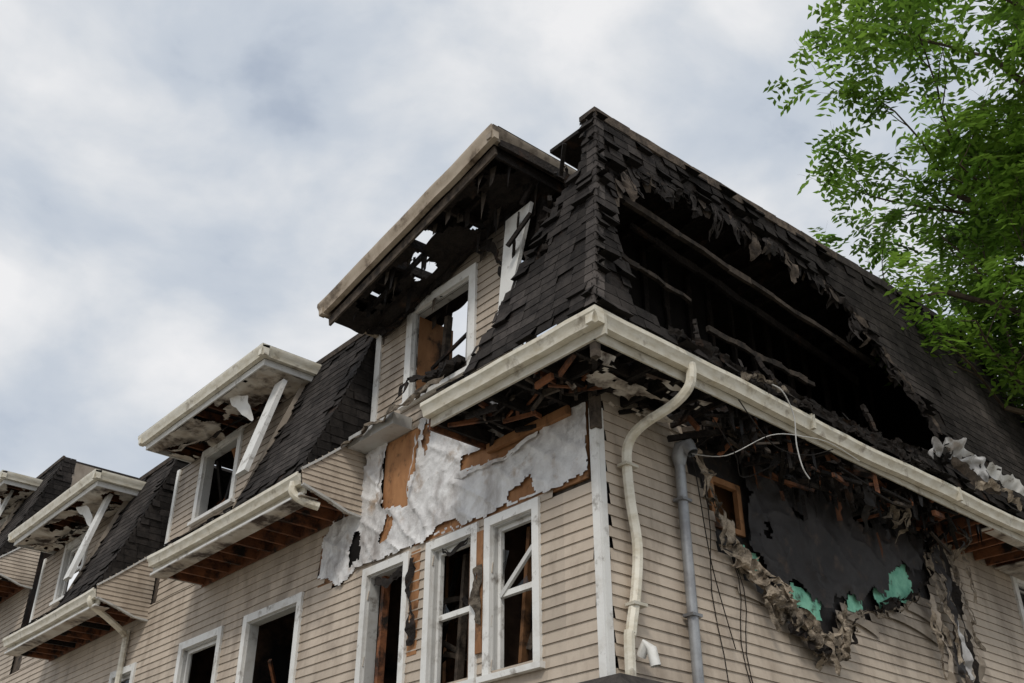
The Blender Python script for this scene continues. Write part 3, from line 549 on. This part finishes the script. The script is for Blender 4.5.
for idx,s in enumerate(SEC):
    dz=s['dz']; nextR=SEC[idx+1]['R'] if idx+1<len(SEC) else -24
    wx={0:(-9.32,-7.9,7.72,9.0),1:(-15.5,-14.15,7.72,8.95),2:(-21.9,-20.5,9.8,11.1)}[idx]
    dormer(idx+2,s['E'][0],s['E'][1],9.22+dz,max(nextR+.02,s['E'][0]-.35),s['C'],wx,dz)
    ms=MB("mansard_section",house)
    zt=s['top']+dz; zb=Z0+dz; S=1.0
    fs=lambda v,zb=zb,zt=zt:.95-S*(1-(1-max(0,min(1,(v-zb)/(zt-zb))))**1.15)
    Pm=lambda u,v,o,fs=fs:(u,-fs(v)-o,v)
    R=s['R']; C=s['C']
    shingles(ms,Pm,[rect(C,R,zb,zt)],zb,zt,seed=idx*9,bright=1.05,drop=.012); strips(ms,Pm,[rect(C,R,zb,zt)],zb,zt,'char',off=-.012,step=.2)
    Ps=lambda u,v,o,R=R:(R+o,u,v)
    mans=[(-fs(v),v) for v in [zb+(zt-zb)*i/8 for i in range(9)]]
    curve=[(-.95,zb),(-.7,zb+.20),(-.4,zb+.46),(-.15,zb+.68),(-.0,zb+.78)]
    sidep=mans+[(.32,zt),(.32,zb+.78)]+curve[::-1][:-1]
    shingles(ms,Ps,[sidep],zb,zt,seed=idx+20,bright=.9,erode=0); strips(ms,Ps,[sidep],zb,zt,'char',off=-.01,step=.05)
    sid=curve+[(0,zb-.42),(-.25,zb-.40),(-.55,zb-.30),(-.92,zb-.20)]
    Ps2=lambda u,v,o,R=R:(R+.02+o,u,v)
    lap(ms,Ps2,[sid],zb-.42,zb+.82,exp=.075,sootfn=lambda u,v:.95-.3*max(0,nz(u*2,v*2,idx))); strips(ms,Ps,[sid],zb-.42,zb+.82,'charpale',off=.01,step=.05)
    for i in range(4):
        a,b_=curve[i],curve[i+1]; ms.beam((R+.035,a[0],a[1]),(R+.035,b_[0],b_[1]),.05,.03,'trim',.7)
    lo=[(-.92,zb-.20),(-.55,zb-.30),(-.25,zb-.40),(0,zb-.42)]
    for i in range(3): ms.beam((R+.035,lo[i][0],lo[i][1]),(R+.035,lo[i+1][0],lo[i+1][1]),.06,.03,'trim',.6)
    ms.face([(C,-(.95),zb),(C,0,zb),(C,0.0,zt)],'siding',.7)
    ms.beam((C-.04,-.86,zb+.55),(C-.04,-.44,zt-.40),.07,.26,'trim',.92,up=(1,0,0))
    Pp=lambda u,v,o,zb=zb:(u,-.95+(v-zb)*1.6-o*.3,v+o*.9)
    shingles(ms,Pp,[rect(s['G'],C,zb,zb+.58)],zb,zb+.58,exp=.1,seed=3); ms.face([Pp(s['G'],zb,-.01),Pp(C,zb,-.01),Pp(C,zb+.58,-.01),Pp(s['G'],zb+.58,-.01)],'char')
    ms.face([(s['G'],-.86,zb),(s['G'],0,zb),(s['G'],0,zb+.55)],'siding',.8); ms.box(s['G'],s['G']+.03,-.86,0,zb-.3,zb-.02,'trim',.7)
    ms.box(C-4.2 if idx<2 else -24,(R-1.4 if idx==0 else R),.32,12.9,zt-.06,zt-.01,'shingle'); ms.box(C,R-.02,.05,.318,zt-.06,zt-.008,'shingle')
    ms.box(C,R-.02,.01,.06,zt-.04,zt+.05,'charpale',.8)
    if idx==0: ms.hexa([(-6.7,.6,9.3),(-5.2,.6,9.3),(-5.2,2.4,9.3),(-6.7,2.4,9.3),(-6.5,.8,9.72),(-5.4,.8,9.72),(-5.4,2.4,9.75),(-6.5,2.4,9.75)],'shingle')
    if idx==2: ms.box(R-.05,R+.0,.3,12.9,9.3,zt-.06,'siding',.6)
    ms.done()
pm=MB("corner_pent_roof",house)
Pp=lambda u,v,o:(u,-.95+(v-Z0)*1.5-o*.3,v+o*.9)
shingles(pm,Pp,[rect(-1.66,-.9,Z0,Z0+.5)],Z0,Z0+.5,exp=.1,drop=.2); pm.face([Pp(-1.66,Z0,-.01),Pp(-.9,Z0,-.01),Pp(-.9,Z0+.45,-.01),Pp(-1.66,Z0+.4,-.01)],'char')
pm.done()
# ============================================================ BURNED DORMER ROOF (tilted)
bd=MB("burned_dormer_roof",house)
xL,xR=-4.16,-.52; y0,y1=-.98,.55; yR=1.1
def fr(t):
    x=xL+(xR-xL)*t; z=d1z(x)+.025*nz(x*2); return gprof(x,y0+.11,z,0,-1,h=.17,w=.12)
bd.profile(fr,'fasc',nseg=20)
bd.profile(lambda t:gprof(xR-.11,y0+.01+(yR-y0)*t,d1z(xR)+.06*t,1,0,h=.17,w=.12),'fasc',nseg=8,sh=.6)
bd.profile(lambda t:gprof(xL+.11,y0+.01+(y1-y0)*t,d1z(xL),-1,0,h=.17,w=.12),'fasc',nseg=4)
bd.beam((xL+.1,y0+.15,d1z(xL)-.25),(xR-.1,y0+.15,d1z(xR)-.25),.03,.14,'charpale'); bd.beam((xR-.14,y0+.15,d1z(xR)-.25),(xR-.14,yR,d1z(xR)-.22),.03,.14,'char')
for i in range(10):
    x=xL+.25+i*.37+rnd(-.04,.04); bd.beam((x,y0+.16,d1z(x)-.14),(x+rnd(-.05,.05),y1+(.6 if x>-1.8 else 0),d1z(x)-.10),.045,.13,'char',rnd(.8,1.6))
bd.beam((xL+.3,-.1,d1z(xL)-.25),(xR-.2,-.1,d1z(xR)-.25),.05,.12,'char'); bd.beam((xL+.3,-.5,d1z(xL)-.18),(xR-.2,-.45,d1z(xR)-.18),.04,.08,'char')
def keep(a,b_):
    n_=nz(a*5+2.5,b_*3.0,4.4)+.35*nz(a*17,b_*9,2)
    return (n_<.28 or b_<.12 or a<.1) and (b_<.72 or a>.6)
YL=2.0
bd.grid(lambda a,b_:(xL+.05+(xR-xL-.1)*a,y0+.1+YL*b_,d1z(xL+(xR-xL)*a)-.04+.02*nz(a*9,b_*6,3)),130,66,'char',1,keep=keep)
bd.grid(lambda a,b_:(xL+(xR-xL)*a,y0+.1+YL*b_,d1z(xL+(xR-xL)*a)+.03+.05*b_),130,66,'shingle',1,keep=keep)
bd.grid(lambda a,b_:(xL+.15+(xR-xL-.3)*a,y0+.16+1.3*b_,d1z(xL+(xR-xL)*a)-.26-.12*abs(nz(a*7,b_*5,1))),110,34,'char',1.1,keep=lambda a,b_:nz(a*6,b_*3,2)+.3*nz(a*19,b_*9,5)<(.12 if a>.35 else .25))
for q in range(80):
    x=rnd(xL+.3,xR-.1); y=rnd(-.8,.5); z=d1z(x)-.2; l=rnd(.1,.45); w=rnd(.03,.12)
    bd.face([(x,y,z),(x+w,y+.02,z),(x+w*rnd(.4,1),y+rnd(-.05,.05),z-l*rnd(.6,1)),(x,y,z-l)],random.choice(['char','tar','charpale','char']),rnd(.5,1.0))
for q in range(30):
    x=rnd(-1.0,-.1); y=rnd(-.3,.5); z=rnd(8.6,9.4); bd.beam((x,y,z),(x+rnd(-.4,.3),y+rnd(-.2,.3),min(9.7,z+rnd(-.6,.4))),rnd(.02,.05),rnd(.03,.09),'char',rnd(.7,1.6))
bd.beam((-1.05,.05,7.2),(-.8,.1,9.7),.08,.09,'char'); bd.beam((-.55,.1,7.6),(-.35,.2,9.6),.07,.09,'char'); bd.beam((-.9,.3,8.0),(.2,.2,8.9),.06,.1,'char'); bd.beam((-1.1,.1,9.1),(.3,.1,9.2),.05,.12,'char')
crumple(bd,[(-.75,.1,9.5),(-.65,.0,9.0),(-.6,-.0,8.3),(-.7,-.05,7.7)],.3,'char',amp=.14,n=70,m=12,seed=61,side=(.9,-.3,.1),freq=4,holes=.22)
crumple(bd,[(-.3,-.0,9.6),(-.2,-.0,9.2),(-.15,-.1,8.8)],.5,'char',amp=.12,n=50,m=14,seed=64,side=(.9,-.3,.1),freq=4,holes=.22)
crumple(bd,[(-4.0,-.3,9.0),(-3.7,-.2,8.85),(-3.3,-.15,8.9)],.3,'char',amp=.1,seed=41,side=(0,.3,.9))
bd.done()
ph=MB("porch_hood",house)
ph.hexa([(-.9,-.55,3.25),(.7,-.55,3.25),(.7,1.2,3.25),(-.9,1.2,3.25),(-.6,-.1,3.66),(.25,-.1,3.66),(.25,.8,3.66),(-.6,.8,3.66)],'shingle',1.5)
ph.box(-.95,.75,-.6,1.25,3.1,3.245,'trim')
ph.tube([(.09,.36,3.9),(.16,.36,4.0),(.2,.39,3.95),(.22,.41,3.8)],.05,'trim',n=10)
ph.beam((.6,-.5,0),(.6,-.5,3.1),.12,.12,'trim'); ph.done()
gm=MB("ground"); gm.mats=['ground']
gm.face([(-400,-400,0),(400,-400,0),(400,400,0),(-400,400,0)],'ground'); gm.done()
# ============================================================ TREE
random.seed(21)
tr=MB("ash_tree"); base=Vector((4.2,11.6,0))
leaves=[]
def limb(p,d,L,r,depth,wob=.18):
    pts=[p.copy()]; rad=[r]; q=p.copy(); dd=d.normalized(); n=6
    for i in range(n):
        dd=(dd+Vector((rnd(-wob,wob),rnd(-wob,wob),rnd(-.08,.10)))).normalized(); q=q+dd*L/n; pts.append(q.copy()); rad.append(r*(1-.6*(i+1)/n))
        if depth<4 and i>=1:
            if depth<2 or random.random()<.75:
                ax=Vector((rnd(-1,1),rnd(-1,1),rnd(-.25,.6))).normalized(); nd=(dd*.75+ax*.85).normalized()
                limb(q,nd,min(2.2,L*rnd(.5,.68)),rad[-1]*.6,depth+1)
        if depth>=2: leaves.append((q.copy(),dd.copy()))
    tr.tube(pts,r,'bark',n=7 if depth<2 else 4,rad=rad)
tp=[base,base+Vector((.1,-.1,3)),base+Vector((-.1,-.1,6)),base+Vector((-.1,-.3,9)),base+Vector((0,-.4,12)),base+Vector((0,-.4,14))]
tr.tube(tp,.3,'bark',n=12,rad=[.36,.29,.25,.21,.13,.05])
for i in range(11):
    a=i*2.4+.4; z=7.0+i*.6
    limb(base+Vector((0,-.2,z)),Vector((math.cos(a),math.sin(a),.5)),rnd(3.0,3.9),.10,1)
for d,z,L_ in [((-.75,-.75,.5),8.0,4.6),((-.5,-.85,.8),9,4.4),((-.9,-.1,.40),8,4.4),((-.6,-.6,.8),10,3.8),((-.7,-.5,.25),7.2,4.8)]:
    limb(base+Vector((0,-.2,z)),Vector(d),L_,.12,1)
limb(base+Vector((0,-.2,9.0)),Vector((-.74,-.66,.40)),5.4,.12,1,.06); limb(base+Vector((0,-.2,8.2)),Vector((-.80,-.50,.40)),4.8,.12,1,.06); limb(base+Vector((0,-.2,8.0)),Vector((-.66,-.50,.20)),4.6,.11,1,.08)
limb(base+Vector((0,-.2,9.8)),Vector((-.28,-.78,.66)),6.4,.13,1,.06); limb(base+Vector((0,-.2,10.2)),Vector((-.42,-.62,.66)),5.6,.12,1,.06); limb(base+Vector((0,-.2,9.6)),Vector((-.10,-.80,.58)),6.2,.12,1,.06); limb(base+Vector((0,-.2,9.5)),Vector((-.62,-.66,.52)),5.8,.12,1,.06)
tr.done()
lf=MB("foliage",bpy.data.objects["ash_tree"])
front_=[q for q in leaves if (q[0].x-base.x)<1.0]; back_=[q for q in leaves if (q[0].x-base.x)>=1.0]
random.shuffle(front_); random.shuffle(back_)
for p,d in front_[:3000]+back_[:300]:
    for c in range(3):
        ax=Vector((rnd(-1,1),rnd(-1,1),rnd(-.6,.3))).normalized(); L_=rnd(.28,.5); s0=rnd(.55,1.45)
        side=ax.cross(Vector((0,0,1))).normalized()
        for j in range(4):
            c0=p+ax*L_*(j+1)/4+Vector((0,0,-.15*((j+1)/4)**2))
            for sg in (-1,1):
                dr=(side*sg+ax*.5+Vector((0,0,rnd(-.5,.1)))).normalized(); l=rnd(.14,.21); w=l*.21; wd=dr.cross(Vector((rnd(-.3,.3),rnd(-.3,.3),1))).normalized()*w
                lf.face([c0,c0+dr*l*.45+wd,c0+dr*l,c0+dr*l*.45-wd],'leaf',s0*rnd(.8,1.2))
lf.done(smooth=False)
# ============================================================ WORLD
w=bpy.data.worlds.new("World"); scn.world=w; w.use_nodes=True; nt=w.node_tree; N=nt.nodes; L=nt.links
for n in list(N): N.remove(n)
el=math.radians(45); sun_dir=Vector((.60,-.80,0)).normalized()
rot=math.atan2(sun_dir.x,sun_dir.y)
sky=N.new("ShaderNodeTexSky"); sky.sky_type='NISHITA'; sky.sun_disc=False; sky.sun_elevation=el; sky.sun_rotation=rot
bg1=N.new("ShaderNodeBackground"); bg1.inputs[1].default_value=.12; L.new(sky.outputs[0],bg1.inputs[0])
tc=N.new("ShaderNodeTexCoord"); mp=N.new("ShaderNodeMapping"); mp.inputs["Scale"].default_value=(1,1,1.7); mp.inputs["Location"].default_value=(1.3,.2,.45); L.new(tc.outputs["Generated"],mp.inputs[0])
n1=N.new("ShaderNodeTexNoise"); n1.inputs["Scale"].default_value=5.0; n1.inputs["Detail"].default_value=8; n1.inputs["Roughness"].default_value=.5; n1.inputs["Distortion"].default_value=.2; L.new(mp.outputs[0],n1.inputs["Vector"])
cr=N.new("ShaderNodeValToRGB"); e=cr.color_ramp; e.elements[0].position=.32; e.elements[0].color=(.50,.56,.65,1); e.elements[1].position=.68; e.elements[1].color=(.88,.88,.89,1)
x=e.elements.new(.45); x.color=(.59,.64,.71,1); x=e.elements.new(.56); x.color=(.73,.755,.79,1)
L.new(n1.outputs[0],cr.inputs[0])
bg2=N.new("ShaderNodeBackground"); bg2.inputs[1].default_value=1.0; L.new(cr.outputs[0],bg2.inputs[0])
mr_=N.new("ShaderNodeMapRange"); mr_.inputs[1].default_value=.28; mr_.inputs[2].default_value=.40; mr_.inputs[3].default_value=.75; mr_.inputs[4].default_value=.97; L.new(n1.outputs[0],mr_.inputs[0])
mx=N.new("ShaderNodeMixShader"); L.new(mr_.outputs[0],mx.inputs[0]); L.new(bg1.outputs[0],mx.inputs[1]); L.new(bg2.outputs[0],mx.inputs[2])
wo=N.new("ShaderNodeOutputWorld"); L.new(mx.outputs[0],wo.inputs[0])
sd=bpy.data.lights.new("sun",'SUN'); sd.energy=1.5; sd.angle=math.radians(12); sd.color=(1,.95,.87); so=bpy.data.objects.new("sun",sd); scn.collection.objects.link(so)
dirv=Vector((sun_dir.x*math.cos(el),sun_dir.y*math.cos(el),math.sin(el))); so.rotation_euler=dirv.to_track_quat('Z','Y').to_euler(); so.location=(10,-20,30)
cd=bpy.data.cameras.new("camera"); cam=bpy.data.objects.new("camera",cd); scn.collection.objects.link(cam)
cd.sensor_width=36; cd.lens=1036/1024*36; cd.clip_end=2000
hd=math.radians(41.3); th=math.radians(30.4)
fwd=Vector((-math.cos(hd)*math.cos(th),math.sin(hd)*math.cos(th),math.sin(th)))
cam.location=(6.52,-6.85,1.6); cam.rotation_euler=fwd.to_track_quat('-Z','Y').to_euler(); scn.camera=cam
